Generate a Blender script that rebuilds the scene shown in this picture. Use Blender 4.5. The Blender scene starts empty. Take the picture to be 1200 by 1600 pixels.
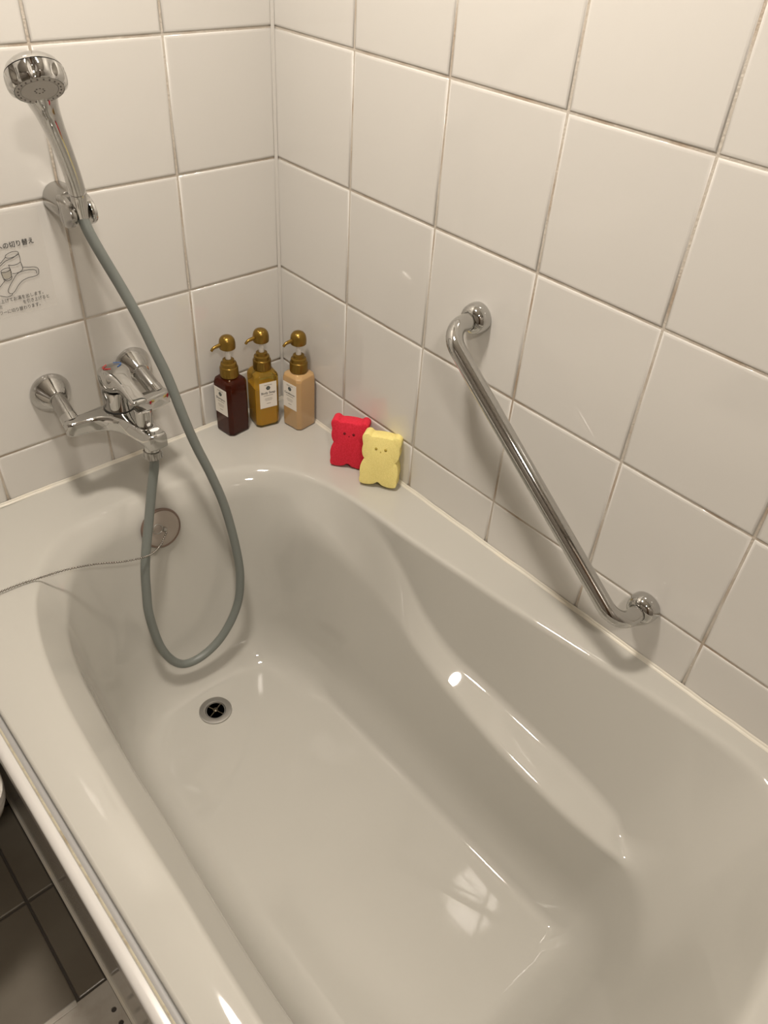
import bpy, bmesh, math, random
from mathutils import Vector, Matrix

random.seed(7)
scene = bpy.context.scene
COL = scene.collection
PI = math.pi

# ------------------------------------------------------------------ camera
cam_d = bpy.data.cameras.new('camera')
cam_d.sensor_fit = 'VERTICAL'
cam_d.sensor_height = 36.0
cam_d.lens = 36.0 * 1221.57 / 1600.0
cam_d.clip_start = 0.02
cam = bpy.data.objects.new('camera', cam_d)
COL.objects.link(cam)
_r = Vector((0.74693231, -0.66234176, 0.05827105))
_d = Vector((-0.39290107, -0.5103781, -0.76494636))
_f = Vector((0.53639619, 0.5484684, -0.64145268))
M3 = Matrix((_r, -_d, -_f)).transposed()
cam.matrix_world = Matrix.Translation((-0.85563, -1.21791, 1.42170)) @ M3.to_4x4()
scene.camera = cam

# ------------------------------------------------------------------ world, exposure
world = bpy.data.worlds.new('world')
scene.world = world
world.use_nodes = True
world.node_tree.nodes['Background'].inputs[0].default_value = (1.0, 0.9, 0.78, 1)
world.node_tree.nodes['Background'].inputs[1].default_value = 0.05
scene.view_settings.view_transform = 'Standard'
scene.view_settings.look = 'None'
scene.view_settings.gamma = 1.0
scene.view_settings.use_curve_mapping = False
scene.view_settings.exposure = 0.0
scene.cycles.use_denoising = True
scene.cycles.max_bounces = 10
scene.cycles.diffuse_bounces = 5
scene.cycles.glossy_bounces = 6
scene.cycles.transmission_bounces = 8
scene.cycles.sample_clamp_indirect = 4.0

# the two ceiling lamps (position, radius, radiant watts); built further down
LAMPS = [((-0.55, -0.47), 0.100, 13.0), ((-1.00, -1.75), 0.085, 10.5)]
LAMP_COL = (1.0, 0.905, 0.80)
CEIL = 2.2

# ------------------------------------------------------------------ materials
MATS = {}


def mat(name, col, rough=0.4, metal=0.0, bump=None, coat=0.0, trans=0.0, ior=1.5, noise=None,
        spec=0.5, sss=0.0, alpha=1.0, emit=None, vary=0.0, sheen=0.0):
    """principled material; bump=(scale,strength), noise=(scale,col2,lo,hi) mixes a second colour"""
    m = bpy.data.materials.new(name)
    m.use_nodes = True
    nt = m.node_tree
    b = nt.nodes['Principled BSDF']
    b.inputs['Base Color'].default_value = (*col, 1)
    b.inputs['Roughness'].default_value = rough
    b.inputs['Metallic'].default_value = metal
    b.inputs['IOR'].default_value = ior
    b.inputs['Specular IOR Level'].default_value = spec
    b.inputs['Coat Weight'].default_value = coat
    b.inputs['Coat Roughness'].default_value = 0.08
    b.inputs['Transmission Weight'].default_value = trans
    b.inputs['Alpha'].default_value = alpha
    b.inputs['Sheen Weight'].default_value = sheen
    if sss:
        b.inputs['Subsurface Weight'].default_value = sss
        b.inputs['Subsurface Radius'].default_value = (0.01, 0.006, 0.004)
        b.inputs['Subsurface Scale'].default_value = 1.0
    if emit:
        b.inputs['Emission Color'].default_value = (*emit[0], 1)
        b.inputs['Emission Strength'].default_value = emit[1]
    geo = None
    if bump or noise:
        geo = nt.nodes.new('ShaderNodeNewGeometry')
    cur = None
    if noise:
        n = nt.nodes.new('ShaderNodeTexNoise')
        n.inputs['Scale'].default_value = noise[0]
        n.inputs['Detail'].default_value = 4
        nt.links.new(geo.outputs['Position'], n.inputs['Vector'])
        r = nt.nodes.new('ShaderNodeValToRGB')
        r.color_ramp.elements[0].position = noise[2]
        r.color_ramp.elements[1].position = noise[3]
        r.color_ramp.elements[0].color = (*col, 1)
        r.color_ramp.elements[1].color = (*noise[1], 1)
        nt.links.new(n.outputs['Fac'], r.inputs['Fac'])
        cur = r.outputs['Color']
    if vary:
        oi = nt.nodes.new('ShaderNodeObjectInfo')
        mr = nt.nodes.new('ShaderNodeMapRange')
        mr.inputs['To Min'].default_value = 1.0 - vary
        mr.inputs['To Max'].default_value = 1.0
        nt.links.new(oi.outputs['Random'], mr.inputs['Value'])
        hs = nt.nodes.new('ShaderNodeHueSaturation')
        if cur:
            nt.links.new(cur, hs.inputs['Color'])
        else:
            hs.inputs['Color'].default_value = (*col, 1)
        nt.links.new(mr.outputs['Result'], hs.inputs['Value'])
        cur = hs.outputs['Color']
    if cur:
        nt.links.new(cur, b.inputs['Base Color'])
    if bump:
        n = nt.nodes.new('ShaderNodeTexNoise')
        n.inputs['Scale'].default_value = bump[0]
        n.inputs['Detail'].default_value = bump[2] if len(bump) > 2 else 2
        nt.links.new(geo.outputs['Position'], n.inputs['Vector'])
        bp = nt.nodes.new('ShaderNodeBump')
        bp.inputs['Strength'].default_value = bump[1]
        bp.inputs['Distance'].default_value = 0.01
        nt.links.new(n.outputs['Fac'], bp.inputs['Height'])
        nt.links.new(bp.outputs['Normal'], b.inputs['Normal'])
    MATS[name] = m
    return m


mat('tile', (0.65, 0.632, 0.595), 0.045, bump=(9, 0.02, 3), vary=0.025)
mat('grout', (0.54, 0.495, 0.43), 0.8, noise=(14, (0.36, 0.27, 0.19), 0.45, 0.75), bump=(300, 0.2))
mat('caulk', (0.62, 0.59, 0.51), 0.45, noise=(25, (0.7, 0.63, 0.5), 0.5, 0.8))
mat('tub', (0.455, 0.442, 0.402), 0.045, spec=0.5)
mat('corner_seal', (0.58, 0.56, 0.52), 0.4)
mat('lip', (0.56, 0.545, 0.52), 0.2)
mat('gasket', (0.33, 0.325, 0.315), 0.45)
mat('seal_line', (0.46, 0.42, 0.32), 0.6, noise=(60, (0.30, 0.25, 0.17), 0.5, 0.75))
mat('apron', (0.62, 0.60, 0.57), 0.12)
mat('chrome', (0.56, 0.555, 0.54), 0.05, metal=1.0)
mat('satin', (0.42, 0.41, 0.39), 0.2, metal=1.0)
mat('steel', (0.50, 0.49, 0.47), 0.28, metal=1.0)
mat('chain_metal', (0.36, 0.34, 0.31), 0.25, metal=1.0)
mat('dark_steel', (0.10, 0.085, 0.06), 0.35, metal=1.0)
mat('nozzle_face', (0.50, 0.48, 0.45), 0.35)
mat('nozzle_rubber', (0.16, 0.15, 0.14), 0.6)
mat('dark', (0.02, 0.018, 0.015), 0.6)
mat('black_rubber', (0.015, 0.014, 0.013), 0.45)
mat('hose', (0.17, 0.185, 0.17), 0.36, spec=0.45)
mat('floor_tile', (0.16, 0.14, 0.108), 0.35, noise=(7, (0.125, 0.105, 0.078), 0.35, 0.7), bump=(20, 0.03), vary=0.08)  # shade beside the tub is put into this dark brown
mat('floor_grout', (0.06, 0.05, 0.04), 0.85)
mat('drain_plate', (0.42, 0.39, 0.34), 0.4, noise=(30, (0.35, 0.31, 0.26), 0.4, 0.7))
mat('ceramic', (0.60, 0.57, 0.52), 0.15)
mat('paint', (0.70, 0.66, 0.60), 0.6)
mat('ceiling_paint', (0.78, 0.75, 0.70), 0.6)
mat('door_wood', (0.10, 0.06, 0.035), 0.4, noise=(6, (0.06, 0.035, 0.02), 0.3, 0.7))
mat('gold', (0.25, 0.152, 0.028), 0.30, metal=0.75)
mat('white_plastic', (0.82, 0.80, 0.76), 0.35)
mat('amber_glass', (0.30, 0.05, 0.012), 0.05, trans=0.9, ior=1.35)
mat('amber_liquid', (0.05, 0.007, 0.003), 0.2)
mat('honey_glass', (0.92, 0.72, 0.16), 0.06, trans=0.92, ior=1.35)
mat('honey_liquid', (0.55, 0.32, 0.012), 0.15)
mat('cream_bottle', (0.47, 0.30, 0.135), 0.16, sss=0.15, coat=0.5)
mat('paper', (0.76, 0.72, 0.65), 0.6)
mat('ink', (0.03, 0.03, 0.028), 0.6)
mat('faint_ink', (0.34, 0.31, 0.27), 0.6)
mat('crest_ink', (0.05, 0.065, 0.06), 0.6)
mat('red_mark', (0.55, 0.02, 0.02), 0.4)
mat('blue_mark', (0.03, 0.12, 0.35), 0.4)
mat('sponge_red', (0.70, 0.022, 0.055), 0.9, bump=(500, 0.2, 3), sss=0.1, noise=(350, (0.6, 0.012, 0.03), 0.35, 0.7))
mat('sponge_yellow', (0.84, 0.72, 0.27), 0.9, bump=(500, 0.2, 3), sss=0.1, noise=(350, (0.78, 0.66, 0.23), 0.35, 0.7))
mat('sponge_red_hole', (0.16, 0.005, 0.01), 0.95)
mat('sponge_yellow_hole', (0.42, 0.31, 0.05), 0.95)
mat('plug', (0.50, 0.44, 0.38), 0.15, trans=0.3, ior=1.3)
mat('plug_edge', (0.16, 0.11, 0.085), 0.3)
mat('film', (0.78, 0.75, 0.70), 0.10, alpha=0.05)
mat('cup_fill', (0.50, 0.46, 0.36), 0.6, alpha=0.45)
mat('white_mark', (0.86, 0.85, 0.83), 0.7)


def glow(name, strength):
    m = bpy.data.materials.new(name)
    m.use_nodes = True
    nt = m.node_tree
    for n in list(nt.nodes):
        nt.nodes.remove(n)
    e = nt.nodes.new('ShaderNodeEmission')
    e.inputs[0].default_value = (*LAMP_COL, 1)
    e.inputs[1].default_value = strength
    o = nt.nodes.new('ShaderNodeOutputMaterial')
    nt.links.new(e.outputs[0], o.inputs[0])
    MATS[name] = m


# tiled-wall material for the two walls behind the camera (joints too far from view to model)
def wall_grid(name):
    m = bpy.data.materials.new(name)
    m.use_nodes = True
    nt = m.node_tree
    b = nt.nodes['Principled BSDF']
    b.inputs['Roughness'].default_value = 0.25
    tc = nt.nodes.new('ShaderNodeTexCoord')
    br = nt.nodes.new('ShaderNodeTexBrick')
    br.offset = 0.0
    br.inputs['Color1'].default_value = (0.30, 0.27, 0.235, 1)  # dark tones stand in for an unlit room and cut the bounce
    br.inputs['Color2'].default_value = (0.28, 0.25, 0.215, 1)
    br.inputs['Mortar'].default_value = (0.2, 0.17, 0.14, 1)
    br.inputs['Scale'].default_value = 1.0
    br.inputs['Mortar Size'].default_value = 0.0025
    br.inputs['Brick Width'].default_value = 0.2
    br.inputs['Row Height'].default_value = 0.2
    nt.links.new(tc.outputs['UV'], br.inputs['Vector'])
    nt.links.new(br.outputs['Color'], b.inputs['Base Color'])
    MATS[name] = m


wall_grid('wall_grid')


# ------------------------------------------------------------------ helpers
def new_obj(name, mesh, material=None, parent=None, smooth=False, loc=None):
    o = bpy.data.objects.new(name, mesh)
    COL.objects.link(o)
    if material:
        mesh.materials.append(MATS[material])
    if smooth:
        for p in mesh.polygons:
            p.use_smooth = True
    if parent:
        o.parent = parent
    if loc is not None:
        o.location = loc
    return o


def pyd(name, verts, faces, material, parent=None, smooth=False, loc=None, fix=True):
    me = bpy.data.meshes.new(name)
    me.from_pydata([tuple(v) for v in verts], [], faces)
    if fix:
        bm = bmesh.new()
        bm.from_mesh(me)
        bmesh.ops.recalc_face_normals(bm, faces=bm.faces)
        bm.to_mesh(me)
        bm.free()
    me.update()
    return new_obj(name, me, material, parent, smooth, loc)


def bm_obj(name, bm, material, parent=None, smooth=False, loc=None, sharp=None):
    bmesh.ops.recalc_face_normals(bm, faces=bm.faces)
    me = bpy.data.meshes.new(name)
    bm.to_mesh(me)
    bm.free()
    o = new_obj(name, me, material, parent, smooth, loc)
    if smooth and sharp is not None:
        sharpen(me, sharp)
    return o


def sharpen(me, deg):
    bm = bmesh.new()
    bm.from_mesh(me)
    a = math.radians(deg)
    for e in bm.edges:
        if len(e.link_faces) == 2 and e.calc_face_angle(0) > a:
            e.smooth = False
    bm.to_mesh(me)
    bm.free()


def thing(name, label, cat, loc=(0, 0, 0), group=None):
    o = bpy.data.objects.new(name, None)
    COL.objects.link(o)
    o.empty_display_size = 0.05
    o.location = loc
    o['label'] = label
    o['category'] = cat
    if group:
        o['group'] = group
    return o


def tag(o, label, cat, group=None):
    o['label'] = label
    o['category'] = cat
    if group:
        o['group'] = group
    return o


def structure(o):
    o['kind'] = 'structure'
    return o


def box_bm(x0, x1, y0, y1, z0, z1, bev=0.0, seg=2):
    bm = bmesh.new()
    bmesh.ops.create_cube(bm, size=1.0)
    for v in bm.verts:
        v.co = Vector(((x0 + x1) / 2 + v.co.x * (x1 - x0), (y0 + y1) / 2 + v.co.y * (y1 - y0),
                       (z0 + z1) / 2 + v.co.z * (z1 - z0)))
    if bev:
        bmesh.ops.bevel(bm, geom=list(bm.edges), offset=bev, segments=seg, profile=0.5, affect='EDGES')
    return bm


def frame_of(axis):
    a = Vector(axis).normalized()
    u = a.cross(Vector((0, 0, 1)))
    if u.length < 1e-3:
        u = a.cross(Vector((0, 1, 0)))
    u.normalize()
    v = a.cross(u).normalized()
    return u, v, a


def lathe(profile, center=(0, 0, 0), axis=(0, 0, 1), n=40, mod=None, cap=True):
    """revolve (r,h) profile about axis; mod(theta,i)->radius factor. returns verts, faces"""
    c = Vector(center)
    u, v, a = frame_of(axis)
    V, F = [], []
    for i, (r, h) in enumerate(profile):
        for k in range(n):
            t = 2 * PI * k / n
            rr = r * (mod(t, i) if mod else 1.0)
            V.append(c + a * h + (u * math.cos(t) + v * math.sin(t)) * rr)
    for i in range(len(profile) - 1):
        for k in range(n):
            k2 = (k + 1) % n
            F.append((i * n + k, i * n + k2, (i + 1) * n + k2, (i + 1) * n + k))
    if cap:
        if profile[0][0] > 1e-6:
            F.append(tuple(range(n)))
        if profile[-1][0] > 1e-6:
            m = (len(profile) - 1) * n
            F.append(tuple(range(m, m + n)))
    return V, F


def lathe_obj(name, profile, center, axis, material, parent, n=40, mod=None, sharp=35):
    V, F = lathe(profile, center, axis, n, mod)
    o = pyd(name, V, F, material, parent, smooth=True)
    bm = bmesh.new()
    bm.from_mesh(o.data)
    bmesh.ops.remove_doubles(bm, verts=bm.verts, dist=1e-6)
    bmesh.ops.recalc_face_normals(bm, faces=bm.faces)
    bm.to_mesh(o.data)
    bm.free()
    for p in o.data.polygons:
        p.use_smooth = True
    sharpen(o.data, sharp)
    return o


def catmull(P, per, closed=False):
    P = [Vector(p) for p in P]
    n = len(P)
    out = []
    rng = n if closed else n - 1
    for i in range(rng):
        if closed:
            a, b, c, d = P[(i - 1) % n], P[i], P[(i + 1) % n], P[(i + 2) % n]
        else:
            a, b, c, d = P[max(i - 1, 0)], P[i], P[i + 1], P[min(i + 2, n - 1)]
        for k in range(per):
            t = k / per
            out.append(0.5 * ((2 * b) + (c - a) * t + (2 * a - 5 * b + 4 * c - d) * t * t
                              + (3 * b - a - 3 * c + d) * t ** 3))
    if not closed:
        out.append(P[-1].copy())
    return out


def tube_geo(path, radius, n=16, caps=True, squash=1.0):
    """swept tube with parallel transport; radius is a number or one per point"""
    P = [Vector(p) for p in path]
    m = len(P)
    R = radius if isinstance(radius, (list, tuple)) else [radius] * m
    T = []
    for i in range(m):
        T.append((P[min(i + 1, m - 1)] - P[max(i - 1, 0)]).normalized())
    u, v, _ = frame_of(T[0])
    V, F = [], []
    for i in range(m):
        if i:
            q = T[i - 1].rotation_difference(T[i])
            u = q @ u
            u = (u - T[i] * u.dot(T[i])).normalized()
            v = T[i].cross(u)
        for k in range(n):
            t = 2 * PI * k / n
            V.append(P[i] + (u * math.cos(t) + v * math.sin(t) * squash) * R[i])
    for i in range(m - 1):
        for k in range(n):
            k2 = (k + 1) % n
            F.append((i * n + k, i * n + k2, (i + 1) * n + k2, (i + 1) * n + k))
    if caps:
        F.append(tuple(range(n)))
        F.append(tuple(range((m - 1) * n, m * n)))
    return V, F


def tube_obj(name, path, radius, material, parent=None, n=16, sharp=50):
    V, F = tube_geo(path, radius, n)
    o = pyd(name, V, F, material, parent, smooth=True)
    sharpen(o.data, sharp)
    return o


def smooth_poly(pts, per=6, closed=True):
    return catmull([Vector((p[0], p[1], 0)) for p in pts], per, closed)


# ------------------------------------------------------------------ the room shell
XL, YF = -2.2, -2.2          # far ends of the room, behind and beside the camera
ROW = 0.20145
ZR = [1.2 + ROW * k for k in range(4, -4, -1)]          # horizontal joints, 2.006 ... 0.5957
XJ = [-0.1988 - 0.2 * k for k in range(10)]             # vertical joints of the tap wall
YJ = [-0.2045 - 0.2 * k for k in range(10)]             # vertical joints of the long wall
DECK = 0.5
TH = 0.006


def wall_plane(name, corners, material):
    me = bpy.data.meshes.new(name)
    me.from_pydata(corners, [], [(0, 1, 2, 3)])
    uv = me.uv_layers.new()
    a = Vector(corners[0])
    w = (Vector(corners[1]) - a).length
    h = (Vector(corners[3]) - a).length
    for i, c in enumerate([(0, 0), (w, 0), (w, h), (0, h)]):
        uv.data[i].uv = c
    o = new_obj(name, me, material)
    return structure(o)


def slab(name, x0, x1, y0, y1, z0, z1, material):
    return structure(bm_obj(name, box_bm(x0, x1, y0, y1, z0, z1), material))


# grout beds; the tiles stand proud of them, their faces lie at y = 0 and x = 0
wall_back = slab('wall_back', XL, 0.06, 0.0018, 0.08, 0.0, CEIL, 'grout')
wall_right = slab('wall_right', 0.0018, 0.06, YF, 0.0018, 0.0, CEIL, 'grout')

TILE_MESH = {}
GAP = 0.0030


def tile_mesh(w, h):
    """tile of w x h lying in the XZ plane, face towards -Y, pillowed edge"""
    key = (round(w, 4), round(h, 4))
    if key in TILE_MESH:
        return TILE_MESH[key]
    hw, hh = (w - GAP) / 2, (h - GAP) / 2
    rings = [(0.0, 0.0045), (0.0, 0.0026), (0.0007, 0.0011), (0.0022, 0.0003), (0.0045, 0.0)]
    V, F = [], []
    for ins, y in rings:
        a, b = hw - ins, hh - ins
        V += [(-a, y, -b), (a, y, -b), (a, y, b), (-a, y, b)]
    for i in range(len(rings) - 1):
        for k in range(4):
            k2 = (k + 1) % 4
            F.append((i * 4 + k, i * 4 + k2, i * 4 + 4 + k2, i * 4 + 4 + k))
    m = (len(rings) - 1) * 4
    F.append((m, m + 1, m + 2, m + 3))
    me = bpy.data.meshes.new('tile')
    me.from_pydata(V, [], F)
    bm = bmesh.new()
    bm.from_mesh(me)
    bmesh.ops.recalc_face_normals(bm, faces=bm.faces)
    # open back: make sure the face looks at -Y
    bm.faces.ensure_lookup_table()
    if bm.faces[-1].normal.y > 0:
        bmesh.ops.reverse_faces(bm, faces=bm.faces)
    for f in bm.faces:
        f.smooth = True
    for e in bm.edges:
        if len(e.link_faces) == 2 and (e.calc_face_angle(0) > math.radians(50) or all(abs(v.co.y) < 1e-6 for v in e.verts)):
            e.smooth = False                      # the glazed face itself stays flat
    bm.to_mesh(me)
    bm.free()
    me.materials.append(MATS['tile'])
    TILE_MESH[key] = me
    return me


def lay_tiles(parent, edges_h, edges_v, right, zmin_of):
    for i in range(len(edges_h) - 1):
        a, b = edges_h[i], edges_h[i + 1]          # a > b (running away from the corner)
        for j in range(len(edges_v) - 1):
            zt, zb = edges_v[j], edges_v[j + 1]
            lim = zmin_of((a + b) / 2)
            if zt <= lim + 0.01:
                continue
            zb = max(zb, lim)
            if abs(a - b) < 0.03 or zt - zb < 0.02:
                continue
            o = bpy.data.objects.new('tile', tile_mesh(abs(a - b), zt - zb))
            COL.objects.link(o)
            o.parent = parent
            jit = Vector((random.uniform(-1, 1), random.uniform(-1, 1), random.uniform(-1, 1))) * 0.0012
            if right:
                o.location = (0, (a + b) / 2, (zt + zb) / 2)
                o.rotation_euler = (jit.x, jit.y, -PI / 2 + jit.z)
            else:
                o.location = ((a + b) / 2, 0, (zt + zb) / 2)
                o.rotation_euler = (jit.x, jit.y, jit.z)


VZ = [CEIL] + ZR + [0.394, 0.193, 0.0]
TUB_END = -1.42
lay_tiles(wall_back, [0.0] + XJ + [XL], VZ, False, lambda x: DECK if x > -0.75 else 0.0)
lay_tiles(wall_right, [0.0] + YJ + [YF], VZ, True, lambda y: DECK if y > TUB_END else 0.0)

structure(wall_plane('wall_left', [(XL, YF, 0), (XL, 0, 0), (XL, 0, CEIL), (XL, YF, CEIL)], 'wall_grid'))
structure(wall_plane('wall_front', [(0, YF, 0), (XL, YF, 0), (XL, YF, CEIL), (0, YF, CEIL)], 'wall_grid'))
slab('ceiling', XL, 0.06, YF, 0.08, CEIL, CEIL + 0.05, 'ceiling_paint')

# unseen dark door behind the camera, added to give the chrome dark reflections
door = structure(bm_obj('added_door_1', box_bm(-1.75, -0.95, YF + 0.001, YF + 0.045, 0.005, 2.0, 0.004), 'door_wood'))
for px0, px1, pz0, pz1 in ((-1.65, -1.05, 1.15, 1.85), (-1.65, -1.05, 0.2, 0.95)):
    bm_obj('door_panel', box_bm(px0, px1, YF + 0.045, YF + 0.055, pz0, pz1, 0.006), 'door_wood', door)
lathe_obj('door_handle', [(0.012, 0), (0.012, 0.03), (0.026, 0.04), (0.028, 0.055), (0.018, 0.07), (0, 0.074)],
          (-1.02, YF + 0.045, 1.0), (0, 1, 0), 'satin', door, 24)

# silicone seams: along both walls over the tub deck, and up the corner
def seam(name, path, w, material='caulk'):
    """quarter-round bead following path=(points, inward dirs a, b)"""
    pts, a, b = path
    a, b = Vector(a), Vector(b)
    V, F = [], []
    prof = [(0, 0), (1, 0), (0.78, 0.24), (0.45, 0.45), (0.24, 0.78), (0, 1)]
    for p in pts:
        for s, t in prof:
            V.append(Vector(p) + a * s * w + b * t * w)
    n = len(prof)
    for i in range(len(pts) - 1):
        for k in range(n):
            k2 = (k + 1) % n
            F.append((i * n + k, i * n + k2, (i + 1) * n + k2, (i + 1) * n + k))
    F.append(tuple(range(n)))
    F.append(tuple(range((len(pts) - 1) * n, len(pts) * n)))
    return structure(pyd(name, V, F, material, None, smooth=False))


def wob(k, amp=0.0006):
    return amp * math.sin(k * 1.7) * math.cos(k * 0.61)


seam('trim_1', ([(-0.80 + 0.8 * k / 40, -0.0005 + wob(k), DECK) for k in range(41)], (0, -1, 0), (0, 0, 1)), 0.0055)
seam('trim_2', ([(-0.0005 + wob(k), TUB_END + 1.42 * k / 60, DECK) for k in range(61)], (-1, 0, 0), (0, 0, 1)), 0.0058)
seam('trim_3', ([(-0.0003, -0.0003, DECK + 1.7 * k / 40) for k in range(41)], (-1, 0, 0), (0, -1, 0)), 0.0042, 'corner_seal')

# ------------------------------------------------------------------ floor beside the tub
floor = slab('floor', XL, 0.06, YF, 0.08, -0.06, -0.004, 'floor_grout')
FJX = [-0.808, -0.8565]
while FJX[-1] > XL + 0.2:
    FJX.append(FJX[-1] - 0.2)
FJX.append(XL)
FJY = [-0.008, -0.21, -0.41, -0.61]
while FJY[-1] > YF + 0.2:
    FJY.append(FJY[-1] - 0.2)
FJY.append(YF)


def floor_tile(x0, x1, y0, y1, dz=0.0):
    key = ('f', round(x1 - x0, 3), round(y1 - y0, 3))
    if key not in TILE_MESH:
        w, h = x1 - x0 - 0.004, y1 - y0 - 0.004
        bm = box_bm(-w / 2, w / 2, -h / 2, h / 2, -0.006, 0.0)
        top = [e for e in bm.edges if all(v.co.z > -0.001 for v in e.verts)]
        bmesh.ops.bevel(bm, geom=top, offset=0.0025, segments=2, profile=0.5, affect='EDGES')
        me = bpy.data.meshes.new('tile')
        bm.to_mesh(me)
        bm.free()
        me.materials.append(MATS['floor_tile'])
        TILE_MESH[key] = me
    o = bpy.data.objects.new('tile', TILE_MESH[key])
    COL.objects.link(o)
    o.parent = floor
    o.location = ((x0 + x1) / 2, (y0 + y1) / 2, dz)


PX0, PX1, PY0, PY1 = -1.2565, -0.808, -0.81, -0.61        # the drain cover plate takes this field
for i in range(len(FJX) - 1):
    for j in range(len(FJY) - 1):
        x1, x0, y1, y0 = FJX[i], FJX[i + 1], FJY[j], FJY[j + 1]
        if x1 <= PX1 + 0.01 and x0 >= PX0 - 0.01 and y1 <= PY1 + 0.01 and y0 >= PY0 - 0.01:
            continue
        floor_tile(x0, x1, y0, y1)
for j in range(7, len(FJY) - 1):                          # floor beyond the tub end
    y1, y0 = min(FJY[j], TUB_END - 0.01), FJY[j + 1]
    x = -0.808
    while x < -0.15:
        floor_tile(x, min(x + 0.2, 0.0), y0, y1)
        x += 0.2

# ------------------------------------------------------------------ the bathtub
tub = thing('bathtub', 'large white glossy bathtub with a sloping armrest ledge, set between the tiled walls', 'bathtub',
            (-0.4, -0.7, 0.0))


def under(o, p):
    o.parent = p
    o.matrix_parent_inverse = Matrix.Translation(-p.location)
    return o


# stations clockwise from the middle of the tap end:
# rim edge (x,y) at deck level; U upper break; L lower break; F where wall meets tub floor; trims at R,U,L,F
NO = None
ST = [
    ((-.385, -.124), (-.385, -.152, .468), (-.385, -.195, .30), (-.385, -.250), (.018, .020, .05, .07)),
    ((-.300, -.137), (-.302, -.165, .468), (-.305, -.205, .30), (-.310, -.258), (.018, .020, .05, .07)),
    ((-.235, -.156), (-.242, -.182, .470), (-.252, -.222, .32), (-.268, -.275), (.018, .020, .05, .07)),
    ((-.180, -.187), (-.192, -.210, .472), (-.212, -.250, .36), (-.243, -.310), (.018, .020, .045, .07)),
    ((-.145, -.228), (-.155, -.245, .478), (-.185, -.290, .415), (-.225, -.360), (.016, .018, .04, .07)),
    ((-.122, -.280), (-.130, -.292, .485), (-.166, -.345, .425), (-.215, -.410), (.012, .014, .03, .07)),
    ((-.109, -.345), (-.115, -.352, .488), (-.153, -.405, .402), (-.213, -.460), (.010, .012, .022, .095)),
    ((-.103, -.420), (-.107, -.425, .482), (-.145, -.470, .372), (-.212, -.510), (.010, .012, .016, .10)),
    ((-.100, -.500), (-.107, -.500, .440), (-.147, -.535, .350), (-.212, -.570), (.010, .012, .014, .10)),
    ((-.094, -.575), (-.113, -.578, .380), (-.154, -.600, .335), (-.211, -.630), (.010, .012, .012, .10)),
    ((-.087, -.655), (-.117, -.655, .347), (-.161, -.665, .322), (-.210, -.690), (.010, .012, .012, .10)),
    ((-.080, -.735), (-.113, -.735, .330), (-.168, -.735, .315), (-.210, -.750), (.010, .012, .012, .10)),
    ((-.066, -.850), (-.115, -.850, .322), (-.180, -.840, .312), (-.209, -.850), (.010, .012, .012, .10)),
    ((-.054, -.960), (-.117, -.950, .315), (-.184, -.960, .308), (-.208, -.940), (.010, .012, .012, .10)),
    ((-.046, -1.050), (-.124, -1.025, .307), (-.178, -1.040, .302), (-.207, -1.000), (.012, .012, .012, .10)),
    ((-.042, -1.110), (-.142, -1.068, .303), (-.172, -1.085, .299), (-.208, -1.045), (.014, .014, .014, .10)),
    ((-.048, -1.165), NO, (-.188, -1.125, .292), (-.213, -1.075), (.018, .02, .02, .06)),
    ((-.075, -1.215), NO, (-.222, -1.155, .288), (-.228, -1.095), (.020, .02, .03, .06)),
    ((-.130, -1.250), NO, (-.262, -1.177, .283), (-.260, -1.105), (.022, .02, .03, .06)),
    ((-.200, -1.272), NO, (-.310, -1.186, .280), (-.310, -1.105), (.022, .02, .03, .06)),
    ((-.300, -1.286), NO, (-.370, -1.188, .280), (-.375, -1.105), (.022, .02, .03, .06)),
    ((-.400, -1.290), NO, (-.430, -1.188, .280), (-.430, -1.105), (.022, .02, .03, .06)),
    ((-.520, -1.285), NO, (-.530, -1.180, .280), (-.520, -1.100), (.022, .02, .03, .06)),
    ((-.620, -1.255), NO, (-.600, -1.150, .280), (-.590, -1.080), (.022, .02, .03, .06)),
    ((-.685, -1.200), NO, (-.645, -1.100, .280), (-.625, -1.030), (.018, .02, .03, .06)),
    ((-.718, -1.110), (-.684, -1.100, .440), (-.665, -1.040, .30), (-.635, -.970), (.006, .009, .05, .06)),
    ((-.725, -1.000), (-.690, -1.000, .440), (-.668, -.980, .30), (-.638, -.930), (.006, .009, .05, .06)),
    ((-.724, -.900), (-.690, -.900, .440), (-.668, -.890, .30), (-.638, -.860), (.006, .009, .05, .06)),
    ((-.720, -.790), (-.685, -.785, .440), (-.665, -.780, .30), (-.637, -.760), (.006, .009, .05, .06)),
    ((-.718, -.675), (-.678, -.670, .440), (-.662, -.660, .30), (-.636, -.650), (.006, .009, .05, .06)),
    ((-.715, -.574), (-.674, -.565, .440), (-.658, -.560, .30), (-.633, -.550), (.006, .009, .05, .06)),
    ((-.708, -.463), (-.665, -.455, .440), (-.648, -.455, .30), (-.628, -.455), (.006, .009, .05, .06)),
    ((-.695, -.369), (-.655, -.365, .440), (-.638, -.370, .30), (-.620, -.385), (.006, .009, .05, .06)),
    ((-.676, -.294), (-.640, -.300, .440), (-.622, -.310, .30), (-.600, -.330), (.006, .009, .05, .06)),
    ((-.653, -.240), (-.620, -.255, .440), (-.600, -.275, .30), (-.575, -.300), (.006, .009, .05, .06)),
    ((-.612, -.177), (-.582, -.200, .464), (-.560, -.230, .30), (-.540, -.270), (.016, .017, .05, .06)),
    ((-.545, -.132), (-.525, -.163, .466), (-.515, -.200, .30), (-.495, -.255), (.018, .019, .05, .07)),
    ((-.460, -.122), (-.452, -.152, .468), (-.447, -.195, .30), (-.440, -.250), (.018, .020, .05, .07)),
]
TFLOOR = 0.10
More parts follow.
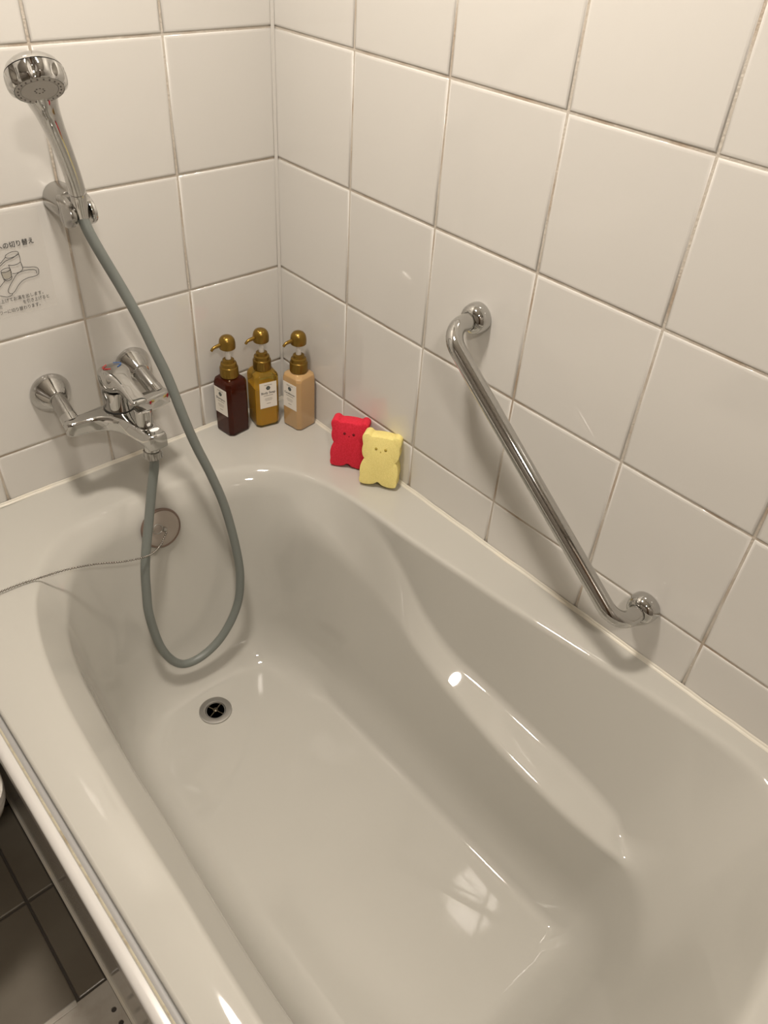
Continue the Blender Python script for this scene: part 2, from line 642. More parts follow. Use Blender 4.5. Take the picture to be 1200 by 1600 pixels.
DRAIN = Vector((-0.426, -0.343, TFLOOR))
tub_c = Vector((-0.42, -0.66, TFLOOR - 0.002))
R_, U_, L_, F_, T_ = [], [], [], [], []
for r, u, l, f, t in ST:
    R = Vector((r[0], r[1], DECK))
    L = Vector(l)
    U = Vector(u) if u else R.lerp(L, 0.6)
    R_.append(R)
    U_.append(U)
    L_.append(L)
    F_.append(Vector((f[0], f[1], TFLOOR)))
    T_.append(Vector((t[0], t[1], t[2])))
T4 = [Vector((s[4][3], 0, 0)) for s in ST]
PER = 12
R_, U_, L_, F_, T_, T4 = [catmull(a, PER, True) for a in (R_, U_, L_, F_, T_, T4)]
NCOL = len(R_)


def corner(A, B, C, t, n):
    da, dc = (A - B), (C - B)
    t1 = min(t, 0.46 * da.length)
    t2 = min(t, 0.46 * dc.length)
    p, q = B + da.normalized() * t1, B + dc.normalized() * t2
    return [p * (1 - s) ** 2 + B * 2 * s * (1 - s) + q * s * s for s in [k / n for k in range(n + 1)]]


cols = []
for i in range(NCOL):
    tn = (R_[(i + 1) % NCOL] - R_[i - 1])
    out = Vector((tn.y, -tn.x, 0)).normalized()
    if (R_[i] - tub_c).dot(out) < 0:
        out = -out
    R = R_[i].copy()
    R.z = DECK
    D = R + out * 0.026
    U, L, F0 = U_[i], L_[i], F_[i]
    E = L.lerp(F0, (L.z - 0.152) / (L.z - TFLOOR))
    # long side under the ledge (large 4th trim): tighter crease at the floor
    F = F0 - out * (0.030 - 0.006 * min(1.0, max(0.0, (T4[i].x - 0.07) / 0.03)))
    G = F.lerp(Vector((tub_c.x, F.y * 0.75 + tub_c.y * 0.25, TFLOOR)), 0.4)
    G.z = TFLOOR
    c = [D, D.lerp(R, 0.18), D.lerp(R, 0.36)]
    c += corner(D, R, U, T_[i].x, 7)
    c += corner(R, U, L, T_[i].y, 6)
    c += corner(U, L, E, T_[i].z, 6)
    c += corner(L, E, F, 0.045, 7)
    c += corner(E, F, G, min(0.034, max(0.012, 0.034 - (T4[i].x - 0.07) / 0.03 * 0.022)), 7)
    for k in range(1, 7):
        c.append(c[-1].lerp(tub_c, 1 / (8 - k)) if k < 7 else tub_c)
    cols.append(c)

# outer outline of the deck for every column (rectangle), corners snapped
DX0, DX1, DY0, DY1 = -0.7775, -0.0008, TUB_END, -0.0008


def to_rect(p):
    d = p - Vector((-0.4, -0.7, p.z))
    s = 1e9
    if d.x > 1e-9:
        s = min(s, (DX1 + 0.4) / d.x)
    if d.x < -1e-9:
        s = min(s, (DX0 + 0.4) / d.x)
    if d.y > 1e-9:
        s = min(s, (DY1 + 0.7) / d.y)
    if d.y < -1e-9:
        s = min(s, (DY0 + 0.7) / d.y)
    return Vector((-0.4 + d.x * s, -0.7 + d.y * s, DECK))


outer = [to_rect(c[0]) for c in cols]
for cx, cy in ((DX0, DY0), (DX0, DY1), (DX1, DY0), (DX1, DY1)):
    k = min(range(NCOL), key=lambda i: (outer[i] - Vector((cx, cy, DECK))).length)
    outer[k] = Vector((cx, cy, DECK))


def crown(x):
    # the front deck is slightly domed across its width
    if x <= -0.715:
        return -(x + 0.744) ** 2 / 0.34
    a = -(0.029 ** 2) / 0.34
    t = min(1.0, (x + 0.715) / 0.2)
    return a * (1 - t * t * (3 - 2 * t))


ring = len(cols[0]) + 3
V, F = [], []
for i in range(NCOL):
    V += [outer[i], outer[i].lerp(cols[i][0], 0.4), outer[i].lerp(cols[i][0], 0.85)] + cols[i]
for i in range(NCOL):
    j = (i + 1) % NCOL
    for k in range(ring - 1):
        F.append((i * ring + k, i * ring + k + 1, j * ring + k + 1, j * ring + k))
ci = len(V)
V.append(tub_c.copy())
for i in range(NCOL):
    j = (i + 1) % NCOL
    F.append((i * ring + ring - 1, ci, j * ring + ring - 1))
V = [Vector((v.x, v.y, v.z + (crown(v.x) if v.z > 0.43 else 0.0))) for v in V]
basin = pyd('basin', V, F, 'tub', None, smooth=True)
me = basin.data
bm = bmesh.new()
bm.from_mesh(me)
bm.faces.ensure_lookup_table()
up = sum(f.normal.z * f.calc_area() for f in bm.faces)
if up < 0:
    bmesh.ops.reverse_faces(bm, faces=bm.faces)
bm.to_mesh(me)
bm.free()
under(basin, tub)

# rolled front edge, rubber joint and outer lip, then the glossy front panel
def extrude_y(name, prof, y0, y1, material, parent, n=2, closed=True, smooth=True, sharp=40):
    V, F = [], []
    m = len(prof)
    for k in range(n):
        y = y0 + (y1 - y0) * k / (n - 1)
        V += [(p[0], y, p[1]) for p in prof]
    rng = m if closed else m - 1
    for k in range(n - 1):
        for i in range(rng):
            j = (i + 1) % m
            F.append((k * m + i, k * m + j, (k + 1) * m + j, (k + 1) * m + i))
    if closed:
        F.append(tuple(range(m)))
        F.append(tuple(range((n - 1) * m, n * m)))
    o = pyd(name, V, F, material, None, smooth=smooth)
    if smooth:
        sharpen(o.data, sharp)
    return under(o, parent)


EZ = DECK + crown(-0.7775)
arc = [(-0.7775 - 0.005 * math.sin(a), EZ - 0.005 + 0.005 * math.cos(a)) for a in [PI / 2 * k / 8 for k in range(9)]]
extrude_y('rolled_edge', [(-0.7745, EZ - 0.0002)] + arc + [(-0.7825, 0.455), (-0.7745, 0.455)], TUB_END, -0.001, 'tub', tub, 12)
extrude_y('rubber_joint', [(-0.7825, 0.450), (-0.7825, 0.4840), (-0.7850, 0.4850), (-0.7880, 0.4850), (-0.7905, 0.4838),
                           (-0.7905, 0.450)], TUB_END, -0.001, 'gasket', tub, 2)
extrude_y('seal_line', [(-0.7905, 0.450), (-0.7905, 0.4855), (-0.7920, 0.4862), (-0.7932, 0.4852), (-0.7932, 0.450)], TUB_END, -0.001, 'seal_line', tub, 2)
larc = [(-0.8000 - 0.0085 * math.sin(a), 0.4825 + 0.0065 * math.cos(a)) for a in [PI / 2 * k / 7 for k in range(8)]]
extrude_y('lip', [(-0.7932, 0.445), (-0.7932, 0.4865), (-0.7945, 0.4885)] + larc + [(-0.8085, 0.440), (-0.806, 0.436)],
          TUB_END, -0.001, 'lip', tub, 12)
under(bm_obj('front_panel', box_bm(-0.8045, -0.795, TUB_END, -0.001, 0.0, 0.45), 'apron'), tub)
under(bm_obj('end_panel', box_bm(-0.795, -0.001, TUB_END, TUB_END + 0.012, 0.0, 0.498), 'apron'), tub)
extrude_y('floor_seam', [(-0.8045, 0.0), (-0.8045, 0.003), (-0.806, 0.0024), (-0.8085, 0.0004), (-0.8085, 0.0)],
          TUB_END, -0.001, 'caulk', tub, 2)

# waste outlet in the tub floor
dr = lathe_obj('drain', [(0.0175, -0.004), (0.0185, 0.0006), (0.0205, 0.0026), (0.0265, 0.0030), (0.0315, 0.0022), (0.0325, 0.0003),
                         (0.0325, -0.002)], DRAIN, (0, 0, 1), 'steel', None, 48)
under(dr, tub)
dw = lathe_obj('drain_hole_shade', [(0.0, 0.0004), (0.0178, 0.0004)], DRAIN, (0, 0, 1), 'dark', None, 32)  # flat dark disc, the shade of the open hole as colour
dw.parent = dr
for a in (0.4, 0.4 + PI / 2):
    d = Vector((math.cos(a), math.sin(a), 0)) * 0.0172
    b = tube_obj('drain_bar', [DRAIN + d + Vector((0, 0, 0.0012)), DRAIN - d + Vector((0, 0, 0.0012))], 0.0012, 'dark_steel', dr, 8)
lathe_obj('drain_boss', [(0.0048, 0.0), (0.0048, 0.003), (0.003, 0.0042), (0, 0.0045)], DRAIN, (0, 0, 1), 'dark_steel', dr, 16)

# ------------------------------------------------------------------ drain cover plate in the floor
plate = thing('floor_drain_cover', 'beige floor drain cover with a row of round holes beside the tub panel', 'drain cover',
              (-1.0, -0.71, 0.0))


def plate_mesh():
    bm = bmesh.new()
    n = 12
    x0, x1 = -0.8320, -0.8090
    ys = [-0.6460 - 0.024 * k for k in range(7)]

    def quad(a, b, c, d):
        bm.faces.new([bm.verts.new((p[0], p[1], 0.0)) for p in (a, b, c, d)])
    for k in range(6):
        ya, yb = ys[k], ys[k + 1]
        cx, cy = (x0 + x1) / 2, (ya + yb) / 2
        hw, hh = (x1 - x0) / 2, (ya - yb) / 2
        inner, outr, low = [], [], []
        for q in range(n):
            t = 2 * PI * q / n + PI / 4
            c, s = math.cos(t), math.sin(t)
            inner.append(bm.verts.new((cx + 0.0042 * c, cy + 0.0042 * s, 0)))
            low.append(bm.verts.new((cx + 0.0042 * c, cy + 0.0042 * s, -0.0032)))
            m = max(abs(c), abs(s))
            outr.append(bm.verts.new((cx + hw * c / m, cy + hh * s / m, 0)))
        for q in range(n):
            w = (q + 1) % n
            bm.faces.new((inner[q], outr[q], outr[w], inner[w]))
            bm.faces.new((inner[q], inner[w], low[w], low[q]))
    quad((x0, PY1 - 0.002), (x1, PY1 - 0.002), (x1, ys[0]), (x0, ys[0]))
    quad((x0, ys[-1]), (x1, ys[-1]), (x1, PY0 + 0.002), (x0, PY0 + 0.002))
    quad((PX0 + 0.002, PY1 - 0.002), (x0, PY1 - 0.002), (x0, PY0 + 0.002), (PX0 + 0.002, PY0 + 0.002))
    # skirt
    X0, X1, Y0, Y1 = PX0 + 0.002, x1, PY0 + 0.002, PY1 - 0.002
    c = [(X0, Y0), (X1, Y0), (X1, Y1), (X0, Y1)]
    for k in range(4):
        a, b = c[k], c[(k + 1) % 4]
        bm.faces.new([bm.verts.new(p) for p in ((*a, 0), (*b, 0), (*b, -0.0035), (*a, -0.0035))])
    bmesh.ops.remove_doubles(bm, verts=bm.verts, dist=1e-5)
    return bm


under(bm_obj('plate', plate_mesh(), 'drain_plate', loc=(0, 0, 0.001)), plate)
under(bm_obj('tile_edge', box_bm(-1.05, -0.860, -0.6165, -0.6075, 0.0012, 0.0035, 0.001), 'drain_plate'), plate)  # pale strip standing for the rounded edge of the neighbouring tile

# ------------------------------------------------------------------ grab bar on the long wall
gb = thing('grab_bar', 'slanting chrome grab bar with round end flanges on the long tiled wall', 'grab bar', (0, -0.71, 0.745))
A, B = Vector((0, -0.517, 0.899)), Vector((0, -0.911, 0.597))
OFF = 0.072
a0, b0 = A + Vector((-OFF, 0, 0)), B + Vector((-OFF, 0, 0))
ax = (b0 - a0).normalized()
RB = 0.036


def elbow(p, din, dout, r, n=10):
    s, e = p - din * r, p + dout * r
    # circular quarter arc from s to e
    c = s + dout * r
    return [c + (s - c) * math.cos(PI / 2 * k / n) + (p - s) * math.sin(PI / 2 * k / n) for k in range(n + 1)]


path = [A + Vector((-0.004, 0, 0))] + elbow(a0, Vector((-1, 0, 0)), ax, RB)
for k in range(1, 12):
    path.append((a0 + ax * RB).lerp(b0 - ax * RB, k / 12))
path += elbow(b0, ax, Vector((1, 0, 0)), RB) + [B + Vector((-0.004, 0, 0))]
under(tube_obj('bar', path, 0.0130, 'chrome', None, 32), gb)
for P in (A, B):
    under(lathe_obj('flange', [(0.0235, 0.0008), (0.0242, 0.004), (0.0238, 0.012), (0.0215, 0.019), (0.0175, 0.0235), (0.0135, 0.025),
                               (0.0125, 0.022)], P, (-1, 0, 0), 'chrome', None, 40), gb)

# ------------------------------------------------------------------ bath mixer tap
MX, MY, MZ = -0.406, -0.088, 0.664
tap = thing('bath_mixer_tap', 'chrome wall-mounted bath mixer tap with lever handle and short spout', 'tap', (MX, 0, MZ))
FL = [(-0.484, 0.687), (-0.331, 0.689)]
for fx, fz in FL:
    f = lathe_obj('flange', [(0.0345, 0.0008), (0.0352, 0.003), (0.0345, 0.0055), (0.0300, 0.0135), (0.0225, 0.0250), (0.0160, 0.0345),
                             (0.0145, 0.0350)], (fx, 0, fz), (0, -1, 0), 'chrome', None, 48)
    under(f, tap)
for sx, (fx, fz) in zip((-1, 1), FL):
    ex = MX + sx * 0.0795
    p0 = Vector((fx, -0.030, fz + 0.001))
    p1 = Vector((ex, -0.0735, MZ + 0.004))
    p2 = Vector((ex, MY + 0.010, MZ + 0.001))
    d = (p1 - p0)
    u = tube_obj('union_pipe', [p0, p0.lerp(p1, 0.33), p0.lerp(p1, 0.66), p0.lerp(p1, 0.93)], [0.0135, 0.0138, 0.0138, 0.0132],
                 'satin', None, 28)
    under(u, tap)
    ring_ = tube_obj('union_nut', [p0.lerp(p1, 0.80), p0.lerp(p1, 0.82), p1 + d * 0.12, p2, p2 + Vector((0, -0.006, 0))],
                     [0.0128, 0.0148, 0.0148, 0.0146, 0.0146], 'chrome', None, 28)
    under(ring_, tap)


# boomerang body and spout: plan outline extruded with rounded edges
def plan_solid(name, half, z0, z1, bev, material, parent, zfun=None, seg=3):
    """half = outline of the right side (x,y) from the back centre to the spout tip; mirrored"""
    pts = [(MX + x, y) for x, y in half] + [(MX - x, y) for x, y in reversed(half) if x > 1e-6]
    bm = bmesh.new()
    vs = [bm.verts.new((x, y, z0)) for x, y in pts]
    f = bm.faces.new(vs)
    r = bmesh.ops.extrude_face_region(bm, geom=[f])
    for e in r['geom']:
        if isinstance(e, bmesh.types.BMVert):
            e.co.z = z1
    bm.normal_update()
    ed = [e for e in bm.edges if abs(e.verts[0].co.z - e.verts[1].co.z) < 1e-6]
    bmesh.ops.bevel(bm, geom=ed, offset=bev, segments=seg, profile=0.5, affect='EDGES')
    if zfun:
        for v in bm.verts:
            v.co.z = zfun(v.co.x, v.co.y, v.co.z)
            v.co.x += 0.005 * max(0.0, min(1.0, (-v.co.y - 0.10) / 0.115))
    return under(bm_obj(name, bm, material, None, smooth=True, sharp=35), parent)


half = [(0.0, -0.0740), (0.030, -0.0735), (0.060, -0.0760), (0.086, -0.0770), (0.0935, -0.0800), (0.0955, -0.0880), (0.0935, -0.0960),
        (0.086, -0.0995), (0.070, -0.1010), (0.055, -0.1035), (0.042, -0.1090), (0.032, -0.1180), (0.026, -0.1290), (0.0215, -0.1420),
        (0.0190, -0.1560), (0.0175, -0.1740), (0.0168, -0.1950), (0.0165, -0.2120), (0.0150, -0.2170), (0.0, -0.2190)]


def body_z(x, y, z):
    # arms thin out towards their ends, the spout drops a little and thickens at the front
    t = max(0.0, min(1.0, (-y - 0.10) / 0.115))
    s = 1.0 - 0.10 * min(1.0, abs(x - MX) / 0.09)
    return MZ + (z - MZ) * s + 0.005 * t


plan_solid('body', half, MZ - 0.0155, MZ + 0.0145, 0.0055, 'chrome', tap, body_z)
# lever housing: short cylinder with a dark joint, cap and lever
lathe_part = lambda n_, pr, c, m_, k=40, ax_=(0, 0, 1), sh=35: under(lathe_obj(n_, pr, c, ax_, m_, None, k, None, sh), tap)
HC = Vector((MX, -0.096, MZ + 0.013))
lathe_part('joint_ring', [(0.0262, -0.001), (0.0262, 0.0035), (0.0240, 0.0040)], HC, 'black_rubber')
lathe_part('cartridge_housing', [(0.0255, 0.0035), (0.0250, 0.020), (0.0248, 0.036), (0.0245, 0.0385)], HC, 'chrome')


def lever_mesh():
    bm = bmesh.new()
    # cap: slightly conical drum with a tilted top, then the tapering lever as a lofted bar
    secs = []
    # cross-sections along the lever: y, half width, z bottom, z top
    data = [(0.026, 0.0120, 0.050, 0.066), (0.018, 0.0225, 0.041, 0.0755), (0.006, 0.0265, 0.037, 0.0785), (-0.008, 0.0262, 0.037, 0.0785),
            (-0.018, 0.0225, 0.038, 0.0770), (-0.027, 0.0175, 0.044, 0.0740), (-0.040, 0.0145, 0.0485, 0.0700),
            (-0.056, 0.0135, 0.0490, 0.0640), (-0.072, 0.0132, 0.0480, 0.0585), (-0.083, 0.0130, 0.0470, 0.0550),
            (-0.086, 0.0115, 0.0475, 0.0535)]
    n = 16
    for y, w, zb, zt in data:
        zc, zh = (zb + zt) / 2, (zt - zb) / 2
        s = []
        for k in range(n):
            t = 2 * PI * k / n
            c, q = math.cos(t), math.sin(t)
            e = 0.55
            s.append(bm.verts.new((MX + w * math.copysign(abs(c) ** e, c), HC.y + y, HC.z + zc + zh * math.copysign(abs(q) ** e, q))))
        secs.append(s)
    for a, b in zip(secs, secs[1:]):
        for k in range(n):
            bm.faces.new((a[k], a[(k + 1) % n], b[(k + 1) % n], b[k]))
    bm.faces.new(secs[0])
    bm.faces.new(secs[-1])
    return bm


lever = under(bm_obj('lever', lever_mesh(), 'chrome', None, smooth=True, sharp=60), tap)
sub = lever.modifiers.new('sub', 'SUBSURF')
sub.levels = 1
sub.render_levels = 2
for sx, m_ in ((-1, 'red_mark'), (1, 'blue_mark')):
    arcp = [Vector((MX + sx * (0.006 + 0.010 * math.sin(PI * k / 8)), HC.y + 0.010 - 0.016 * k / 8, HC.z + 0.0783)) for k in range(9)]
    mk = tube_obj('temperature_mark', arcp, 0.0007, m_, None, 6)
    mk.parent = lever
# diverter knob
DC = Vector((MX + 0.004, -0.178, MZ + 0.0165))
lathe_part('knob_collar', [(0.0170, -0.002), (0.0170, 0.0015), (0.0140, 0.0030)], DC, 'chrome')
lathe_part('diverter_knob', [(0.0118, 0.002), (0.0118, 0.0050), (0.0138, 0.0062), (0.0150, 0.0310), (0.0148, 0.0335), (0.0120, 0.0350),
                             (0.0, 0.0356)], DC, 'chrome', 36)
# white fleck on top of the spout
fle = [(-0.006, -0.197), (0.002, -0.1955), (0.0085, -0.198), (0.0095, -0.202), (0.004, -0.2055), (-0.004, -0.2045), (-0.0065, -0.2015)]
bm = bmesh.new()
f = bm.faces.new([bm.verts.new((MX + x + 0.003, y, 0)) for x, y in fle])
r = bmesh.ops.extrude_face_region(bm, geom=[f])
for e in r['geom']:
    if isinstance(e, bmesh.types.BMVert):
        e.co.z = 0.0006
under(bm_obj('white_patch', bm, 'white_mark', loc=(0.004, 0, MZ + 0.0192)), tap)
# outlet and hose nut under the spout
OC = Vector((MX + 0.004, -0.191, MZ - 0.012))
lathe_part('outlet', [(0.0135, 0.004), (0.0135, -0.010), (0.0128, -0.0105)], OC, 'chrome', 32)
lathe_obj_mod = lambda t, i: 1.0 + 0.035 * math.cos(14 * t)
under(lathe_obj('hose_nut', [(0.0128, -0.0105), (0.0152, -0.0115), (0.0155, -0.024), (0.0140, -0.0265), (0.0098, -0.0275)], OC, (0, 0, 1),
                'satin', None, 56, lathe_obj_mod), tap)

# ------------------------------------------------------------------ shower hose
HP = [(-0.402, -0.191, 0.640), (-0.403, -0.191, 0.612), (-0.4165, -0.196, 0.5699), (-0.4366, -0.206, 0.5105), (-0.4637, -0.224, 0.4405), (-0.4761, -0.235, 0.3826),
      (-0.4826, -0.244, 0.3288), (-0.4757, -0.255, 0.2436), (-0.4497, -0.263, 0.1876), (-0.4091, -0.268, 0.1781), (-0.3579, -0.270, 0.2040),
      (-0.3155, -0.268, 0.2622), (-0.2994, -0.264, 0.3316), (-0.2971, -0.254, 0.4030), (-0.3028, -0.237, 0.4937), (-0.3151, -0.221, 0.5639),
      (-0.3284, -0.206, 0.6204), (-0.3384, -0.195, 0.6713), (-0.3486, -0.172, 0.7503), (-0.3591, -0.158, 0.7997), (-0.3688, -0.144, 0.8465),
      (-0.3823, -0.128, 0.8965), (-0.3971, -0.113, 0.9447), (-0.4048, -0.100, 0.9755), (-0.4070, -0.090, 0.9968)]
hose = tube_obj('shower_hose', catmull(HP, 8), 0.0082, 'hose', None, 20)
tag(hose, 'grey rubber shower hose hanging in a loop into the tub', 'hose')

# ------------------------------------------------------------------ shower holder and hand shower
SH = Vector((-0.403, 0, 0.999))
sh = thing('shower_holder', 'round grey chrome wall bracket clasping the hand shower', 'shower bracket', SH)
under(lathe_obj('wall_base', [(0.0235, 0.0008), (0.0240, 0.003), (0.0238, 0.030), (0.0232, 0.050), (0.0222, 0.0520), (0.0, 0.0525)], SH, (0, -1, 0.02), 'satin',
                None, 44), sh)
HX, HY, HZ = -0.4055, -0.085, 1.006


def prong(sx):
    # half-moon cheek beside the handset socket
    bm = bmesh.new()
    n = 14
    pts = []
    for k in range(n + 1):
        t = -PI / 2 + PI * k / n
        pts.append((math.cos(t) * 0.036, math.sin(t) * 0.0225))
    vs = [bm.verts.new((HX + sx * 0.0115, -0.062 - a * 1.0, HZ - 0.006 + b)) for a, b in pts]
    f = bm.faces.new(vs)
    r = bmesh.ops.extrude_face_region(bm, geom=[f])
    for e in r['geom']:
        if isinstance(e, bmesh.types.BMVert):
            e.co.x += sx * 0.0085
    bm.normal_update()
    bmesh.ops.bevel(bm, geom=[e for e in bm.edges if e.calc_face_angle(0) > 0.9], offset=0.0015, segments=2, profile=0.5, affect='EDGES')
    return under(bm_obj('clasp_cheek', bm, 'satin' if sx < 0 else 'chrome', None, smooth=True, sharp=35), sh)


prong(-1)
prong(1)
under(bm_obj('clasp_bridge', box_bm(HX - 0.0195, HX + 0.0195, -0.066, -0.048, HZ - 0.026, HZ + 0.014, 0.003), 'satin', None, smooth=True,
             sharp=35), sh)

hs = thing('hand_shower', 'chrome hand shower with round spray head, hooked in its wall bracket', 'shower head', (HX, HY, HZ))
n_face = Vector((-0.12, -0.63, -0.765)).normalized()
head_c = Vector((-0.4680, -0.182, 1.1990))      # centre of the spray disc body
hp = [(HX - 0.0005, HY - 0.004, 0.9965), (HX - 0.002, HY - 0.0055, 1.012), (-0.4095, -0.0950, 1.035), (-0.4165, -0.1050, 1.065),
      (-0.4260, -0.1170, 1.095), (-0.4370, -0.1300, 1.125), (-0.4475, -0.1430, 1.152), (-0.4570, -0.1560, 1.176), (-0.4640, -0.1660, 1.196)]
hr = [0.0098, 0.0112, 0.0118, 0.0118, 0.0122, 0.0134, 0.0158, 0.0200, 0.0215]
pts = catmull(hp, 6)
rad = [v.x for v in catmull([(a, 0, 0) for a in hr], 6)]
handle = under(tube_obj('handle', pts, rad, 'chrome', None, 28), hs)
cs = catmull(hp[:3], 4)
ring_o = tube_obj('collar_ring', [Vector((-0.4088, -0.0940, 1.0320)), Vector((-0.4096, -0.0952, 1.0352))], 0.0124, 'chrome', None, 28)
under(ring_o, hs)
lathe_h = [(0.0, -0.0215), (0.014, -0.0210), (0.024, -0.0180), (0.0305, -0.0125), (0.0335, -0.0065)]
under(lathe_obj('head_cap', lathe_h + [(0.0338, -0.0055)], head_c, n_face, 'chrome', None, 56), hs)
under(lathe_obj('seam_ring', [(0.0325, -0.0058), (0.0328, -0.0042), (0.0325, -0.0040)], head_c, n_face, 'black_rubber', None, 56), hs)


def scallop(t, i):
    d = 0.0
    for k in range(9):
        a = (t - k * 2 * PI / 9 + PI) % (2 * PI) - PI
        d = max(d, 1 - (a / 0.16) ** 2)
    return 1.0 - (0.15 * max(0.0, d) if 2 <= i <= 5 else 0.0) * (1.0 if i in (3, 4) else 0.6)


under(lathe_obj('spray_ring', [(0.0325, -0.0042), (0.0343, -0.0040), (0.0348, -0.001), (0.0348, 0.004), (0.0344, 0.0090), (0.0332, 0.0125),
                               (0.0290, 0.0155), (0.0272, 0.0150)], head_c, n_face, 'chrome', None, 108, scallop, 50), hs)
fp = lathe_obj('spray_plate', [(0.0276, 0.0140), (0.0276, 0.0152), (0.0222, 0.0156), (0.0218, 0.0150), (0.0212, 0.0150), (0.0208, 0.0157),
                               (0.0, 0.0157)], head_c, n_face, 'nozzle_face', None, 56)
under(fp, hs)
fu, fv, fa = frame_of(n_face)
bm = bmesh.new()


def dot(c, r, h=0.0006, n=8):
    ring1 = [bm.verts.new(c + (fu * math.cos(2 * PI * k / n) + fv * math.sin(2 * PI * k / n)) * r) for k in range(n)]
    ring2 = [bm.verts.new(v.co + fa * h) for v in ring1]
    for k in range(n):
        bm.faces.new((ring1[k], ring1[(k + 1) % n], ring2[(k + 1) % n], ring2[k]))
    bm.faces.new(ring2)


for k in range(8):
    t = 2 * PI * k / 8
    dot(head_c + fa * 0.0155 + (fu * math.cos(t) + fv * math.sin(t)) * 0.0052, 0.0010)
for k in range(22):
    t = 2 * PI * k / 22
    dot(head_c + fa * 0.0152 + (fu * math.cos(t) + fv * math.sin(t)) * 0.0245, 0.0010, 0.0012)
nz = bm_obj('nozzles', bm, 'nozzle_rubber', None)
nz['kind'] = 'stuff'
nz.parent = fp

# ------------------------------------------------------------------ plug on its ball chain
pl = thing('bath_plug', 'round brownish translucent bath plug with ball chain, on the tub wall below the tap', 'plug', (-0.40, -0.158, 0.445))
pn = Vector((0, -0.97, 0.25)).normalized()
pc = Vector((-0.3985, -0.1600, 0.4440))
under(lathe_obj('plug_rim', [(0.0330, -0.002), (0.0385, 0.001), (0.0392, 0.004), (0.0385, 0.0070), (0.0370, 0.0084), (0.0352, 0.0080), (0.0350, 0.006)], pc, pn, 'plug_edge', None, 48), pl)
under(lathe_obj('plug_disc', [(0.0350, 0.0020), (0.0352, 0.0070), (0.0340, 0.0080), (0.0250, 0.0092), (0.0, 0.0098)], pc, pn, 'plug', None, 48), pl)
pu, pv, pa = frame_of(pn)
rc = pc + pa * 0.0125 + pu * 0.006 + Vector((-0.004, 0, 0.006))
ringp = [rc + (pu * math.cos(2 * PI * k / 24) + pv * math.sin(2 * PI * k / 24)) * 0.0092 for k in range(25)]
under(tube_obj('ring', ringp, 0.0011, 'steel', None, 8), pl)
under(lathe_obj('eyelet', [(0.0050, 0.009), (0.0046, 0.013), (0.003, 0.0155), (0, 0.016)], pc + Vector((0.0035, 0, -0.002)), pn, 'steel', None, 20), pl)
CP = [(-0.3965, -0.1790, 0.4425), (-0.4164, -0.195, 0.4372), (-0.4416, -0.216, 0.4465), (-0.4700, -0.2365, 0.4660), (-0.5072, -0.234, 0.4754),
      (-0.5505, -0.232, 0.4940), (-0.5990, -0.231, 0.5090), (-0.6405, -0.2159, 0.503), (-0.6674, -0.2111, 0.503), (-0.6969, -0.2093, 0.503),
      (-0.7350, -0.2080, 0.503)]
cp = catmull(CP, 24)
bm = bmesh.new()
step, acc, last = 0.0046, 0.0, cp[0]
beads = [cp[0]]
for q in cp[1:]:
    seg = (q - last).length
    while acc + seg >= step:
        last = last.lerp(q, (step - acc) / seg)
        beads.append(last.copy())
        seg = (q - last).length
        acc = 0.0
    acc += seg
    last = q
for b in beads:
    bmesh.ops.create_icosphere(bm, subdivisions=1, radius=0.0022, matrix=Matrix.Translation(b))
ch = under(bm_obj('chain', bm, 'chain_metal', None, smooth=True), pl)
ch['kind'] = 'stuff'
under(tube_obj('chain_wire', cp, 0.0005, 'chain_metal', None, 5), pl)
under(lathe_obj('chain_anchor', [(0.0090, 0.0002), (0.0090, 0.002), (0.006, 0.0045), (0.0, 0.0055)], (-0.738, -0.208, DECK), (0, 0, 1), 'steel', None, 24), pl)


# ------------------------------------------------------------------ pump bottles
def text_mesh(body, size, spacing=1.0, bold=0.0):
    cu = bpy.data.curves.new('lettering', 'FONT')
    cu.body = body
    cu.size = size
    cu.space_character = spacing
    cu.offset = bold
    cu.resolution_u = 3
    tmp = bpy.data.objects.new('tmp', cu)
    COL.objects.link(tmp)
    dg = bpy.context.evaluated_depsgraph_get()
    me = bpy.data.meshes.new_from_object(tmp.evaluated_get(dg))
    bpy.data.objects.remove(tmp)
    bpy.data.curves.remove(cu)
    me.materials.clear()
    xs = [v.co.x for v in me.vertices]
    return me, (min(xs), max(xs))


def chamfer_sq(h, c):
    return [(h - c, -h), (h, -h + c), (h, h - c), (h - c, h), (-h + c, h), (-h, h - c), (-h, -h + c), (-h + c, -h)]


def prism_rings(rings):
    """rings: list of (halfwidth, chamfer, z)"""
    V, F = [], []
    for h, c, z in rings:
        V += [(x, y, z) for x, y in chamfer_sq(h, c)]
    for i in range(len(rings) - 1):
        for k in range(8):
            k2 = (k + 1) % 8
            F.append((i * 8 + k, i * 8 + k2, i * 8 + 8 + k2, i * 8 + 8 + k))
    F.append(tuple(range(8)))
    m = (len(rings) - 1) * 8
    F.append(tuple(range(m, m + 8)))
    return V, F


